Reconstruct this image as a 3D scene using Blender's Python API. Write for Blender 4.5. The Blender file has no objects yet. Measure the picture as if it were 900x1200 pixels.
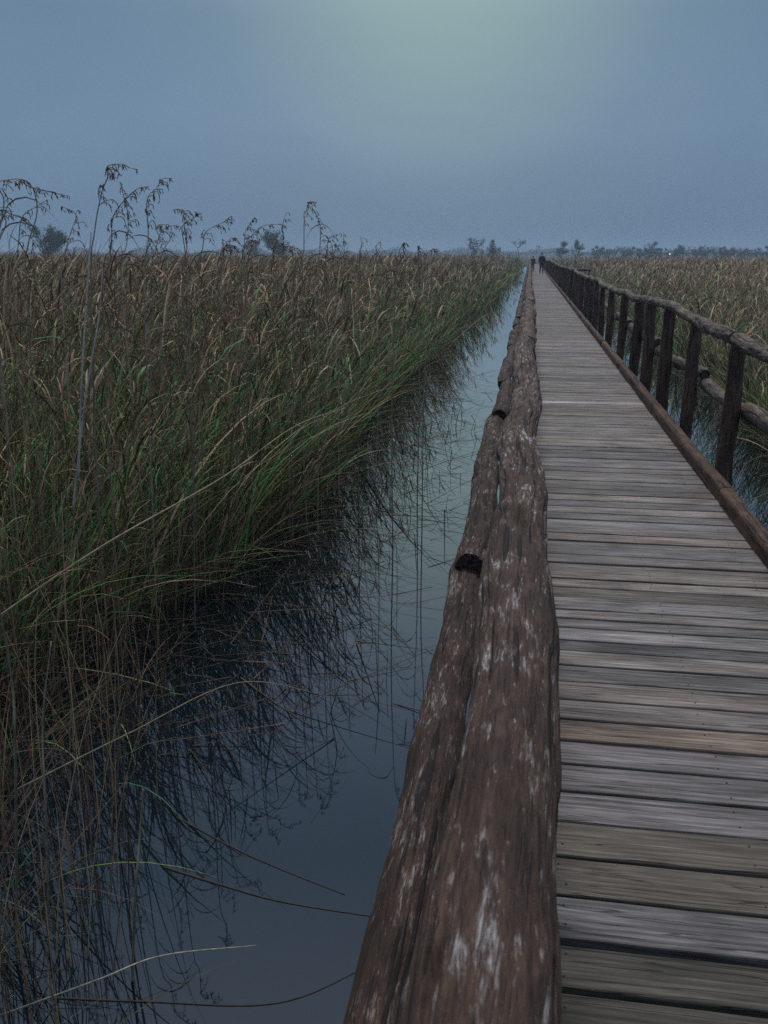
import bpy, bmesh, math, random
import numpy as np
from mathutils import Vector, Matrix

random.seed(7)
rng = np.random.default_rng(11)
S = bpy.context.scene
COL = S.collection
R = math.radians
WATER_Z = -0.70
BED_Z = -1.15

# ------------------------------------------------------------------ camera model (photo is 900 x 1200)
FPX = 1050.0
EYE = np.array([0.0, 0.0, 1.65])
_v = np.array([172.0, -303.0, FPX]); _v /= np.linalg.norm(_v)      # +Y (the boardwalk) in camera space: right, down, forward
_u = np.array([0.0, -FPX, -303.0]); _u /= np.linalg.norm(_u)        # world up
_x = np.cross(_v, _u)
CM = np.stack([_x, _v, _u])                                          # world = CM @ cam


def ray(px, py):
    return CM @ np.array([px - 450.0, py - 600.0, FPX])


def at_depth(px, py, y):
    """The point of the place seen at a photo pixel, y metres along the boardwalk."""
    d = ray(px, py)
    return EYE + d * (y / d[1])


# ------------------------------------------------------------------ object helpers
def tag(o, label=None, cat=None, group=None, kind=None):
    if label: o['label'] = label
    if cat: o['category'] = cat
    if group: o['group'] = group
    if kind: o['kind'] = kind
    return o


def empty(name, loc=(0, 0, 0)):
    o = bpy.data.objects.new(name, None)
    o.location = loc
    o.empty_display_size = 0.2
    COL.objects.link(o)
    return o


class MB:
    """Collects vertices, faces and point attributes; build() links them as ONE mesh object."""

    def __init__(s):
        s.v = []; s.f = []; s.w = []; s.c = []; s.n = 0

    def add(s, v, faces, wco=None, col=(1, 1, 1)):
        v = np.asarray(v, float).reshape(-1, 3)
        s.v.append(v)
        s.f.extend([[i + s.n for i in f] for f in faces])
        s.w.append(np.asarray(wco, float).reshape(-1, 3) if wco is not None else v)
        c = np.asarray(col, float)
        s.c.append(np.tile(c, (len(v), 1)) if c.ndim == 1 else c)
        s.n += len(v)

    def build(s, name, mat, parent=None, smooth=True, origin=None):
        v = np.concatenate(s.v)
        if origin is not None:
            v = v - np.asarray(origin)
        me = bpy.data.meshes.new(name)
        me.from_pydata(v.tolist(), [], s.f)
        a = me.attributes.new('wco', 'FLOAT_VECTOR', 'POINT')
        a.data.foreach_set('vector', np.concatenate(s.w).astype(np.float32).ravel())
        a = me.attributes.new('tint', 'FLOAT_COLOR', 'POINT')
        c = np.concatenate(s.c)
        a.data.foreach_set('color', np.concatenate([c, np.ones((len(c), 1))], 1).astype(np.float32).ravel())
        if smooth:
            me.polygons.foreach_set('use_smooth', np.ones(len(me.polygons), bool))
        me.materials.append(mat)
        me.update()
        o = bpy.data.objects.new(name, me)
        COL.objects.link(o)
        if parent is not None:
            o.parent = parent
        elif origin is not None:
            o.location = origin
        return o


def fast_mesh(name, v, faces4, tint, mat, smooth=True):
    """A big mesh of quads straight from arrays."""
    me = bpy.data.meshes.new(name)
    nv, nf = len(v), len(faces4)
    me.vertices.add(nv); me.loops.add(nf * 4); me.polygons.add(nf)
    me.vertices.foreach_set('co', v.astype(np.float32).ravel())
    me.loops.foreach_set('vertex_index', faces4.astype(np.int32).ravel())
    me.polygons.foreach_set('loop_start', np.arange(0, nf * 4, 4, dtype=np.int32))
    me.polygons.foreach_set('loop_total', np.full(nf, 4, dtype=np.int32))
    me.update(calc_edges=True)
    a = me.attributes.new('tint', 'FLOAT_COLOR', 'POINT')
    a.data.foreach_set('color', np.concatenate([tint, np.ones((nv, 1))], 1).astype(np.float32).ravel())
    if smooth:
        me.polygons.foreach_set('use_smooth', np.ones(nf, bool))
    me.materials.append(mat)
    me.validate()
    o = bpy.data.objects.new(name, me)
    COL.objects.link(o)
    return o


# ------------------------------------------------------------------ numpy gradient noise
_perm = rng.permutation(256)
_perm = np.concatenate([_perm, _perm, _perm])
_grad = rng.normal(size=(256, 3)); _grad /= np.linalg.norm(_grad, axis=1)[:, None]


def gnoise(p):
    p = np.asarray(p, float)
    i = np.floor(p).astype(int); f = p - i
    i &= 255
    u = f * f * f * (f * (f * 6 - 15) + 10)
    out = 0
    for dx in (0, 1):
        for dy in (0, 1):
            for dz in (0, 1):
                h = _perm[_perm[_perm[i[..., 0] + dx] + i[..., 1] + dy] + i[..., 2] + dz]
                g = _grad[h]
                d = (g[..., 0] * (f[..., 0] - dx) + g[..., 1] * (f[..., 1] - dy) + g[..., 2] * (f[..., 2] - dz))
                w = ((u[..., 0] if dx else 1 - u[..., 0]) * (u[..., 1] if dy else 1 - u[..., 1]) * (u[..., 2] if dz else 1 - u[..., 2]))
                out = out + w * d
    return out


def fbm(p, octs=3):
    a, s, t = 1.0, 1.0, 0
    for _ in range(octs):
        t = t + a * gnoise(p * s + 17.3 * s)
        a *= 0.5; s *= 2.03
    return t


# ------------------------------------------------------------------ materials
def mat(name):
    m = bpy.data.materials.new(name)
    m.use_nodes = True
    nt = m.node_tree
    for n in list(nt.nodes):
        nt.nodes.remove(n)
    out = nt.nodes.new('ShaderNodeOutputMaterial')
    b = nt.nodes.new('ShaderNodeBsdfPrincipled')
    nt.links.new(b.outputs[0], out.inputs[0])
    return m, nt, b


def N(nt, typ, **kw):
    n = nt.nodes.new(typ)
    for k, v in kw.items():
        if k == 'inp':
            for kk, vv in v.items():
                n.inputs[kk].default_value = vv
        else:
            setattr(n, k, v)
    return n


def L(nt, a, b):
    nt.links.new(a, b)


def ramp(nt, fac, stops):
    r = N(nt, 'ShaderNodeValToRGB')
    e = r.color_ramp.elements
    e[0].position = stops[0][0]; e[0].color = (*stops[0][1], 1)
    e[1].position = stops[-1][0]; e[1].color = (*stops[-1][1], 1)
    for p, c in stops[1:-1]:
        x = e.new(p); x.color = (*c, 1)
    L(nt, fac, r.inputs[0])
    return r.outputs[0]


def g(v):
    return (v, v, v)


def scaled(nt, vec, s):
    m = N(nt, 'ShaderNodeVectorMath', operation='MULTIPLY')
    L(nt, vec, m.inputs[0]); m.inputs[1].default_value = s
    return m.outputs[0]


def noise(nt, vec, scale=1.0, detail=4, rough=0.55, dist=0.0):
    n = N(nt, 'ShaderNodeTexNoise', inp={'Scale': scale, 'Detail': detail, 'Roughness': rough, 'Distortion': dist})
    L(nt, vec, n.inputs['Vector'])
    return n.outputs[0]


def mixc(nt, a, b, fac, mode='MIX'):
    m = N(nt, 'ShaderNodeMix', data_type='RGBA', blend_type=mode)
    for sock, val in ((m.inputs[0], fac), (m.inputs[6], a), (m.inputs[7], b)):
        if isinstance(val, (int, float)):
            sock.default_value = val
        elif isinstance(val, tuple):
            sock.default_value = (*val, 1)
        else:
            L(nt, val, sock)
    return m.outputs[2]


def attr(nt, name):
    return N(nt, 'ShaderNodeAttribute', attribute_name=name)


def bump(nt, height, strength, dist):
    b = N(nt, 'ShaderNodeBump', inp={'Strength': strength, 'Distance': dist})
    L(nt, height, b.inputs['Height'])
    return b.outputs[0]


def math_(nt, op, a, b=0.5):
    m = N(nt, 'ShaderNodeMath', operation=op)
    for i, v in enumerate((a, b)):
        if isinstance(v, (int, float)):
            m.inputs[i].default_value = v
        else:
            L(nt, v, m.inputs[i])
    return m.outputs[0]


def log_material(name, dark, mid, pale, pale_lo, pale_hi, rough=0.75):
    """Peeled round wood: brown body, pale weathered flakes along the grain, dark checks."""
    m, nt, b = mat(name)
    w = attr(nt, 'wco').outputs['Vector']
    streak = noise(nt, scaled(nt, w, (92, 92, 13)), 1, 9, 0.72, 0.4)
    patch = noise(nt, scaled(nt, w, (11, 11, 4.5)), 1, 4, 0.6, 0.6)
    fine = noise(nt, scaled(nt, w, (190, 190, 22)), 1, 5, 0.7)
    crack = noise(nt, scaled(nt, w, (46, 46, 1.9)), 1, 2, 0.5, 0.0)
    fiss = noise(nt, scaled(nt, w, (120, 120, 7)), 1, 3, 0.6, 0.2)
    body = mixc(nt, ramp(nt, fine, [(0.3, dark), (0.7, mid)]), ramp(nt, patch, [(0.35, g(0.55)), (0.65, g(1.25))]), 1.0, 'MULTIPLY')
    flake = math_(nt, 'ADD', math_(nt, 'MULTIPLY', streak, 0.70), math_(nt, 'MULTIPLY', patch, 0.30))
    ff = ramp(nt, flake, [(pale_lo, g(0)), (pale_hi, g(1))])
    ff = mixc(nt, ff, ramp(nt, fine, [(0.40, g(0.05)), (0.58, g(1))]), 1.0, 'MULTIPLY')
    c = mixc(nt, body, pale, ff)
    cr = mixc(nt, ramp(nt, crack, [(0.575, g(1)), (0.63, g(0))]), ramp(nt, fiss, [(0.60, g(1)), (0.72, g(0.25))]), 1.0, 'MULTIPLY')
    c = mixc(nt, c, mixc(nt, g(0.25), g(1.0), cr), 1.0, 'MULTIPLY')
    t = attr(nt, 'tint').outputs['Color']
    c = mixc(nt, c, t, 1.0, 'MULTIPLY')
    L(nt, c, b.inputs['Base Color'])
    b.inputs['Roughness'].default_value = rough
    b.inputs['Specular IOR Level'].default_value = 0.3
    h = math_(nt, 'ADD', math_(nt, 'MULTIPLY', fine, 0.35), math_(nt, 'ADD', math_(nt, 'MULTIPLY', cr, 0.6), math_(nt, 'MULTIPLY', streak, 0.8)))
    L(nt, bump(nt, h, 1.0, 0.010), b.inputs['Normal'])
    return m


M = {}
M['rail'] = log_material('peeled_log_wood', (0.032, 0.018, 0.013), (0.135, 0.080, 0.059), (0.46, 0.44, 0.45), 0.528, 0.60)
M['grey_log'] = log_material('weathered_grey_log', (0.060, 0.044, 0.034), (0.140, 0.108, 0.086), (0.30, 0.27, 0.245), 0.49, 0.63)
M['post'] = log_material('dark_post_wood', (0.046, 0.029, 0.021), (0.150, 0.094, 0.070), (0.25, 0.20, 0.165), 0.54, 0.69)
M['kerb'] = log_material('reddish_kerb_wood', (0.045, 0.024, 0.016), (0.115, 0.064, 0.044), (0.20, 0.15, 0.12), 0.55, 0.70)


def plank_material():
    m, nt, b = mat('weathered_deck_planks')
    w = attr(nt, 'wco').outputs['Vector']
    grain = noise(nt, scaled(nt, w, (95, 60, 3.2)), 1, 6, 0.66, 0.35)
    fibre = noise(nt, scaled(nt, w, (330, 200, 9)), 1, 3, 0.6)
    blotch = noise(nt, scaled(nt, w, (9, 9, 2.2)), 1, 4, 0.6, 0.4)
    ring = N(nt, 'ShaderNodeTexWave', wave_type='BANDS', bands_direction='X', wave_profile='SIN',
             inp={'Scale': 13.0, 'Distortion': 9.0, 'Detail': 3.0, 'Detail Scale': 0.6, 'Detail Roughness': 0.6})
    L(nt, scaled(nt, w, (1.0, 0.4, 0.16)), ring.inputs['Vector'])
    # knots
    vor = N(nt, 'ShaderNodeTexVoronoi', feature='F1', inp={'Scale': 1.0, 'Randomness': 1.0})
    L(nt, scaled(nt, w, (9.0, 0.01, 2.6)), vor.inputs['Vector'])
    knot = ramp(nt, vor.outputs['Distance'], [(0.06, g(0)), (0.16, g(1))])
    base = ramp(nt, grain, [(0.26, (0.085, 0.073, 0.070)), (0.5, (0.205, 0.186, 0.186)), (0.74, (0.37, 0.35, 0.355))])
    base = mixc(nt, base, ramp(nt, ring.outputs['Fac'], [(0.0, g(0.72)), (1.0, g(1.12))]), 0.75, 'MULTIPLY')
    base = mixc(nt, base, ramp(nt, fibre, [(0.3, g(0.72)), (0.7, g(1.2))]), 0.8, 'MULTIPLY')
    base = mixc(nt, base, ramp(nt, blotch, [(0.3, g(0.42)), (0.7, g(1.30))]), 0.95, 'MULTIPLY')
    base = mixc(nt, base, mixc(nt, g(0.45), g(1.0), knot), 0.8, 'MULTIPLY')
    check = noise(nt, scaled(nt, w, (42, 42, 1.1)), 1, 2, 0.5, 0.3)
    ck = ramp(nt, math_(nt, 'ABSOLUTE', math_(nt, 'SUBTRACT', check, 0.42)), [(0.003, g(0)), (0.013, g(1))])
    base = mixc(nt, base, mixc(nt, g(0.3), g(1.0), ck), 1.0, 'MULTIPLY')
    base = mixc(nt, base, attr(nt, 'tint').outputs['Color'], 1.0, 'MULTIPLY')
    L(nt, base, b.inputs['Base Color'])
    b.inputs['Roughness'].default_value = 0.72
    b.inputs['Specular IOR Level'].default_value = 0.3
    h = math_(nt, 'ADD', math_(nt, 'MULTIPLY', grain, 1.0), math_(nt, 'ADD', math_(nt, 'MULTIPLY', fibre, 0.4), math_(nt, 'MULTIPLY', ck, 0.6)))
    L(nt, bump(nt, h, 0.8, 0.004), b.inputs['Normal'])
    return m


M['plank'] = plank_material()


def blade_material(name):
    m, nt, b = mat(name)
    t = attr(nt, 'tint').outputs['Color']
    geo = N(nt, 'ShaderNodeNewGeometry')
    sp = noise(nt, scaled(nt, geo.outputs['Position'], (60, 60, 8)), 1, 2, 0.6)
    c = mixc(nt, t, ramp(nt, sp, [(0.3, g(0.62)), (0.7, g(1.35))]), 1.0, 'MULTIPLY')
    L(nt, c, b.inputs['Base Color'])
    b.inputs['Roughness'].default_value = 0.6
    b.inputs['Specular IOR Level'].default_value = 0.25
    return m


M['blade'] = blade_material('reed_blades')


def plain(name, col, rough=0.8, var=0.25, scale=6.0):
    m, nt, b = mat(name)
    tc = N(nt, 'ShaderNodeTexCoord')
    n = noise(nt, tc.outputs['Object'], scale, 4, 0.6)
    c = mixc(nt, tuple(x * (1 - var) for x in col), tuple(min(1, x * (1 + var)) for x in col), n)
    L(nt, c, b.inputs['Base Color'])
    b.inputs['Roughness'].default_value = rough
    b.inputs['Specular IOR Level'].default_value = 0.25
    return m


M['bark'] = plain('tree_bark', (0.055, 0.045, 0.038))
M['leaf'] = plain('tree_leaves', (0.050, 0.060, 0.042), 0.7, 0.5, 0.7)
M['leaf_dry'] = plain('dry_twigs', (0.065, 0.058, 0.048), 0.8, 0.4, 0.7)
M['bed'] = plain('marsh_mud', (0.050, 0.042, 0.030), 0.95, 0.4, 0.5)
M['skin'] = plain('skin', (0.42, 0.27, 0.20), 0.55, 0.05)
M['hair'] = plain('dark_hair', (0.025, 0.018, 0.014), 0.6)
M['coat'] = plain('dark_coat', (0.018, 0.018, 0.024), 0.85)
M['coat_blue'] = plain('navy_coat', (0.020, 0.024, 0.045), 0.85)
M['jeans'] = plain('blue_jeans', (0.035, 0.065, 0.105), 0.9)
M['dark_cloth'] = plain('dark_trousers', (0.022, 0.024, 0.034), 0.9)
M['shoe'] = plain('dark_shoes', (0.02, 0.018, 0.016), 0.6)
M['iron'] = plain('dark_iron', (0.03, 0.03, 0.032), 0.5)

m, nt, b = mat('lit_lamp_glass')
b.inputs['Base Color'].default_value = (0.9, 0.8, 0.6, 1)
b.inputs['Emission Color'].default_value = (1.0, 0.72, 0.42, 1)
b.inputs['Emission Strength'].default_value = 1.6
M['lamp'] = m

# water: dark peaty body under a smooth dielectric surface with faint ripples
m, nt, b = mat('still_marsh_water')
geo = N(nt, 'ShaderNodeNewGeometry')
pos = geo.outputs['Position']
n_big = noise(nt, scaled(nt, pos, (0.8, 0.5, 1)), 1, 2, 0.5)
n_rip = noise(nt, scaled(nt, pos, (9.0, 5.0, 1)), 1, 3, 0.5, 0.3)
body = mixc(nt, (0.0015, 0.006, 0.011), (0.003, 0.008, 0.013), n_big)
L(nt, body, b.inputs['Base Color'])
b.inputs['Roughness'].default_value = 0.012
b.inputs['IOR'].default_value = 1.5
b.inputs['Coat Weight'].default_value = 1.0
b.inputs['Coat IOR'].default_value = 1.6
b.inputs['Coat Roughness'].default_value = 0.0
L(nt, bump(nt, math_(nt, 'ADD', n_rip, math_(nt, 'MULTIPLY', n_big, 10.0)), 0.012, 0.02), b.inputs['Normal'])
M['water'] = m


# ------------------------------------------------------------------ round logs
def add_log(mb, p0, p1, r0, r1, seed, segs=16, step=0.08, wobble=0.02, lump=0.010, groove=0.0, tint=(1, 1, 1), knots=(), cap=0.8):
    p0 = np.asarray(p0, float); p1 = np.asarray(p1, float)
    ax = p1 - p0; Ln = np.linalg.norm(ax); ax /= Ln
    ref = np.array([0, 0, 1.0]) if abs(ax[2]) < 0.9 else np.array([1.0, 0, 0])
    sx = np.cross(ax, ref); sx /= np.linalg.norm(sx)
    sy = np.cross(sx, ax)
    n = max(3, int(Ln / step) + 1)
    s = np.linspace(0, Ln, n)
    th = np.linspace(0, 2 * math.pi, segs, endpoint=False)
    so = seed * 3.71
    z0 = np.zeros(n)
    fade = np.minimum(1, np.minimum(s, Ln - s) / 0.4)
    wx = wobble * fbm(np.stack([s * 0.55 + so, z0 + 1.3, z0], 1), 3) * (0.4 + 0.6 * fade)
    wy = wobble * fbm(np.stack([s * 0.55 + so, z0 + 9.1, z0 + 4], 1), 3) * (0.4 + 0.6 * fade)
    r = r0 + (r1 - r0) * s / Ln
    T, SS = np.meshgrid(th, s)
    c, d = np.cos(T), np.sin(T)
    rr = np.repeat(r[:, None], segs, 1)
    rr = rr + lump * fbm(np.stack([c * 0.75 + so, d * 0.75, SS * 2.6], -1), 2)
    if groove:
        rr = rr + groove * fbm(np.stack([c * 3.2 + so, d * 3.2, SS * 4.2], -1), 3)
        k = gnoise(np.stack([c * 2.3 + so, d * 2.3 + 5, SS * 1.1], -1))
        rr = rr - 2.6 * groove * np.exp(-(k / 0.035) ** 2) * (gnoise(np.stack([c * 0.8, d * 0.8 + so, SS * 0.9 + 3], -1)) > -0.08)
    for ks, kt, kh, kw in knots:
        dt = (T - kt + math.pi) % (2 * math.pi) - math.pi
        rr = rr + kh * np.exp(-((SS - ks) / kw) ** 2 - (dt * r0 / kw) ** 2)
    # rounded, slightly ragged ends
    e = np.minimum(SS, Ln - SS)
    rr = rr * (1 - 0.14 * np.exp(-e / 0.012))
    P = (p0 + np.outer(s, ax) + np.outer(wx, sx) + np.outer(wy, sy))[:, None, :] + (rr * c)[..., None] * sx + (rr * d)[..., None] * sy
    W = np.stack([rr * c + so, rr * d, SS + so], -1)
    centre = P.mean(1)
    faces = []
    for i in range(n - 1):
        a = i * segs
        for j in range(segs):
            k2 = (j + 1) % segs
            faces.append([a + j, a + k2, a + segs + k2, a + segs + j])
    mb.add(P.reshape(-1, 3), faces, W.reshape(-1, 3), tint)
    mb.add(np.concatenate([P[0], P[-1]]), [list(range(segs))[::-1], [segs + j for j in range(segs)]], np.concatenate([W[0], W[-1]]), np.asarray(tint) * cap)
    return centre


def log_obj(name, material, parent, *a, **k):
    mb = MB(); add_log(mb, *a, **k)
    return mb.build(name, material, parent)


# ------------------------------------------------------------------ the boardwalk
DECK_L, DECK_R, DECK_END = 0.02, 1.37, 150.0
walk = empty('boardwalk', (0.7, 0, 0))
tag(walk, 'long straight boardwalk of weathered grey planks running out over the marsh to the horizon', 'boardwalk')
PARENT_OFF = np.array([0.7, 0, 0])


def local(mb, name, material, parent, off, **k):
    o = mb.build(name, material, None, **k)
    o.parent = parent
    o.location = tuple(-np.asarray(off))
    return o


def plank_tint(y):
    f = random.uniform(0.56, 1.12)
    warm = random.uniform(-0.03, 0.09)
    t = np.array([f * (1 + warm), f * 1.01, f * (1 - warm)])
    if y < 1.90: t = np.array([0.37, 0.37, 0.31]) * random.uniform(0.85, 1.0)  # nearest boards olive, with lens vignette darkening put into their tint
    elif 1.90 < y < 2.06: t = np.array([0.62, 0.65, 0.68])
    elif 2.06 < y < 2.40: t = np.array([0.60, 0.57, 0.47]) * random.uniform(0.85, 1.0)
    elif 2.40 < y < 2.74: t = np.array([0.76, 0.76, 0.77])
    elif 2.88 < y < 3.03: t = np.array([0.92, 0.78, 0.64])
    elif y < 5.0: t = t * random.choice([0.85, 0.95, 1.0, 1.0])
    return t


def add_plank(mb, y, wd, seed, tint, n=9):
    xs = np.linspace(DECK_L + random.uniform(-.02, .015), DECK_R + random.uniform(-.01, .02), n)
    th = 0.042
    b = min(0.006, wd * 0.12)
    prof = np.array([(0, -th), (0, -b), (b * 0.35, -b * 0.3), (b, 0), (wd * 0.5, 0.0015), (wd - b, 0), (wd - b * 0.35, -b * 0.3), (wd, -b), (wd, -th)])
    dz = random.uniform(-0.003, 0.003); tilt = random.uniform(-0.010, 0.010); skew = random.uniform(-0.004, 0.004)
    V, Wc = [], []
    k = len(prof)
    e0 = 0.0045 * fbm(np.stack([xs * 3.1 + seed, xs * 0, xs * 0 + 2.2], 1), 2)
    e1 = 0.0045 * fbm(np.stack([xs * 3.1 + seed, xs * 0 + 7.7, xs * 0], 1), 2)
    for i, x in enumerate(xs):
        for (py, pz) in prof:
            e = e0[i] if py < wd * 0.4 else e1[i] if py > wd * 0.6 else 0
            V.append((x, y + py + e + skew * (x - 0.7), pz + dz + tilt * (py - wd / 2)))
            Wc.append((py + seed * 1.37, pz + seed, x + seed * 5.3))
    F = []
    for i in range(n - 1):
        for j in range(k - 1):
            F.append([i * k + j, (i + 1) * k + j, (i + 1) * k + j + 1, i * k + j + 1])
        F.append([i * k + k - 1, (i + 1) * k + k - 1, (i + 1) * k, i * k])
    F.append(list(range(k)))
    F.append([(n - 1) * k + j for j in range(k)][::-1])
    mb.add(V, F, Wc, tint)
    if y < 16 and n > 5:                                             # nail heads over the joists
        for jx in (0.16, 0.69, 1.22):
            for fy in (0.25, 0.75):
                nx, ny = jx + random.uniform(-.012, .012), y + wd * fy + random.uniform(-.01, .01)
                nz = dz + tilt * (ny - y - wd / 2) + 0.0022
                rim = [(nx + 0.0034 * math.cos(a), ny + .0034 * math.sin(a), nz) for a in np.arange(8) * math.pi / 4]
                mb.add(rim, [list(range(8))], None, (.24, .20, .18))


deck = MB()
marks = [0.16, 0.32, 0.48, 0.64, 0.80, 0.965, 1.13, 1.29, 1.45, 1.60, 1.755, 1.912, 2.075, 2.245, 2.41, 2.572, 2.735, 2.89, 3.045, 3.20]
y = -1.2
ys = list(np.arange(-1.1, 0.1, 0.158)) + marks
PALE_Y = 10.52
while ys[-1] < DECK_END:
    w = random.uniform(0.145, 0.168)
    if ys[-1] > 3.3 and random.random() < 0.16: w = random.uniform(0.10, 0.125)
    ys.append(ys[-1] + w)
pale = None
for i in range(len(ys) - 1):
    gap = random.uniform(0.009, 0.019)
    if abs(ys[i] - 1.912) < 0.01: gap = 0.012
    if abs(ys[i + 1] - 1.912) < 0.01: gap = 0.024
    if ys[i] <= PALE_Y < ys[i + 1]:
        pale = MB(); add_plank(pale, ys[i], ys[i + 1] - ys[i] - gap, i * 0.77, (1.75, 1.75, 1.75), 9)
        continue
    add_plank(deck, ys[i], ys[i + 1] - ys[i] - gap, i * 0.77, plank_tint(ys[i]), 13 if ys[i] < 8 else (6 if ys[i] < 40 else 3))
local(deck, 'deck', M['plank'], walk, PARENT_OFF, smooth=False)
o = local(pale, 'plank', M['plank'], walk, PARENT_OFF, smooth=False)
o['label'] = 'single pale grey plank lighter than the rest of the deck'


def add_kerb(mb, x0, x1, ya, yb, h, seed, step):
    n = max(3, int((yb - ya) / step)); s = np.linspace(ya, yb, n)
    w = x1 - x0
    ang = np.linspace(math.pi, 0, 9)
    prof = [(0, 0.002)] + [(w / 2 + w / 2 * math.copysign(abs(math.cos(a)) ** 0.5, math.cos(a)), h * 0.55 + h * 0.45 * math.sin(a) ** 0.55) for a in ang] + [(w, 0.002)]
    prof = np.array(prof); k = len(prof)
    V = np.zeros((n, k, 3)); Wc = np.zeros((n, k, 3))
    for j in range(k):
        nz = fbm(np.stack([s * 1.2 + seed * 3.1, s * 0 + j * 0.35, s * 0], 1), 3)
        V[:, j, 0] = x0 + prof[j, 0] + 0.012 * nz + 0.010 * gnoise(np.stack([s * 0.4 + seed, s * 0, s * 0], 1))
        V[:, j, 1] = s
        V[:, j, 2] = prof[j, 1] + (0.009 * nz if 0 < j < k - 1 else 0)
        Wc[:, j] = np.stack([s * 0 + prof[j, 0] + seed, s * 0 + prof[j, 1], s + seed], 1)
    F = [[i * k + j, i * k + j + 1, (i + 1) * k + j + 1, (i + 1) * k + j] for i in range(n - 1) for j in range(k - 1)]
    F.append(list(range(k))[::-1]); F.append([(n - 1) * k + j for j in range(k)])
    mb.add(V.reshape(-1, 3), F, Wc.reshape(-1, 3), np.array([1, 1, 1]) * random.uniform(0.85, 1.15))


kb = -1.0; i = 0
while kb < DECK_END - 1:
    ln = 3.6 if kb < 60 else 10.0
    for (x0, x1) in ((1.345, 1.435), (0.005, 0.085)):
        mb = MB(); add_kerb(mb, x0, x1, kb + 0.004, min(kb + ln, DECK_END) - 0.004, 0.115, i * 1.9 + x0, 0.06 if kb < 12 else 0.4)
        local(mb, 'kerb_beam', M['kerb'], walk, PARENT_OFF)
    kb += ln; i += 1

# joists and cross beams below the planks
for x in (0.16, 0.69, 1.22):
    mb = MB()
    V = [(x + a, yy, zz) for yy in (-1.1, DECK_END) for (a, zz) in ((-.045, -.19), (.045, -.19), (.045, -.047), (-.045, -.047))]
    mb.add(V, [[0, 1, 2, 3], [7, 6, 5, 4], [0, 4, 5, 1], [1, 5, 6, 2], [2, 6, 7, 3], [3, 7, 4, 0]], [(a, b, c2 * 0 + b) for a, b, c2 in V])
    local(mb, 'joist', M['post'], walk, PARENT_OFF, smooth=False)

# ------------------------------------------------------------------ the two railings
post_y_right = [-0.3, 1.5, 3.3, 5.1, 6.92, 8.78, 10.25, 12.0, 13.35, 15.4, 17.5, 19.6]
while post_y_right[-1] < 146: post_y_right.append(post_y_right[-1] + random.uniform(1.72, 1.90))
post_y_left = [-0.4, 1.5, 3.25, 4.75, 6.72, 8.5, 10.25, 11.9]
while post_y_left[-1] < 146: post_y_left.append(post_y_left[-1] + random.uniform(1.72, 1.90))


def railing(label, px, rx, lx, posts, joints, top_z, low_z, rad, low_rad, tops, rail_mat, low_mat, side, seed0, wob):
    root = empty('railing', (px, posts[0], 0)); off = np.array([px, posts[0], 0])
    tag(root, label, 'railing')
    lines = []
    # top rail: logs butted over the posts
    for k in range(len(tops) - 1):
        ya, yb, ra, rb, dxa, dxb, dza, dzb = tops[k][0], tops[k + 1][0], tops[k][1], tops[k][2], tops[k][3], tops[k + 1][3], tops[k][4], tops[k + 1][4]
        mb = MB()
        hero = side < 0 and ya < 5
        d = max(ya, 0)
        lines.append(add_log(mb, (rx + dxa, ya + 0.006, top_z + dza), (rx + dxb, yb - 0.006, top_z + dzb), ra, rb, seed0 + 40 + k * 2.17,
                96 if hero else (28 if d < 14 else 12), 0.008 if hero else (0.04 if d < 14 else 0.25), wob, 0.016,
                0.0058 if d < 14 else 0, np.array([1, 1, 1]) * random.uniform(.9, 1.1), tops[k][5]))
        local(mb, 'top_rail', rail_mat, root, off)
    lines = np.concatenate(lines)
    for k, y in enumerate(posts):
        near = y < 16
        lean = random.uniform(-.012, .012)
        mb = MB()
        r = random.uniform(0.056, 0.064) if side < 0 else random.uniform(0.064, 0.078)
        rail_x, rail_z = np.interp(y, lines[:, 1], lines[:, 0]), np.interp(y, lines[:, 1], lines[:, 2])
        pxx = px + random.uniform(-.012, .012)
        add_log(mb, (pxx, y, BED_Z - 0.05), (rail_x + (0.02 if side < 0 else 0) + lean, y + random.uniform(-.02, .02), rail_z - rad * (0.35 if side > 0 else 0.6)), r * 1.04, r * 0.96, seed0 + k * 1.31,
                14 if near else 8, 0.05 if near else 0.4, 0.05, 0.016, 0.003 if near else 0, np.array([1, 1, 1]) * random.uniform(.8, 1.2))
        local(mb, 'post', M['post'], root, off)
    # lower rail: overlapping logs fixed outside the posts
    for k in range(len(joints) - 1):
        ya, yb = joints[k] + 0.01, joints[k + 1] + 0.16
        d = max(ya, 0)
        up = 0.055 if k % 2 else -0.02
        if side < 0: up = (0.040 if k % 2 else -0.005) if k < 3 else random.uniform(-.012, .012)
        out = side * (0.0 if k % 2 else 0.022)
        mb = MB()
        r = low_rad * random.uniform(.92, 1.1)
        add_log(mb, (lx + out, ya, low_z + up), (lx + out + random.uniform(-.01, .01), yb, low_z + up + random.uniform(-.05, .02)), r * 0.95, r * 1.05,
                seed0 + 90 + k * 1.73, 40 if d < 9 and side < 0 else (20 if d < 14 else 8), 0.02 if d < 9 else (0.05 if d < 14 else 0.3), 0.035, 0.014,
                0.004 if d < 12 else 0, (np.array([.62, .58, .56]) if side < 0 else np.array([1, 1, 1])) * random.uniform(.85, 1.1), (), 0.55)  # left lower logs tinted darker: shade beneath the top rail put into colour
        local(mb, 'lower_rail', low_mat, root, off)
    return root


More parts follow.
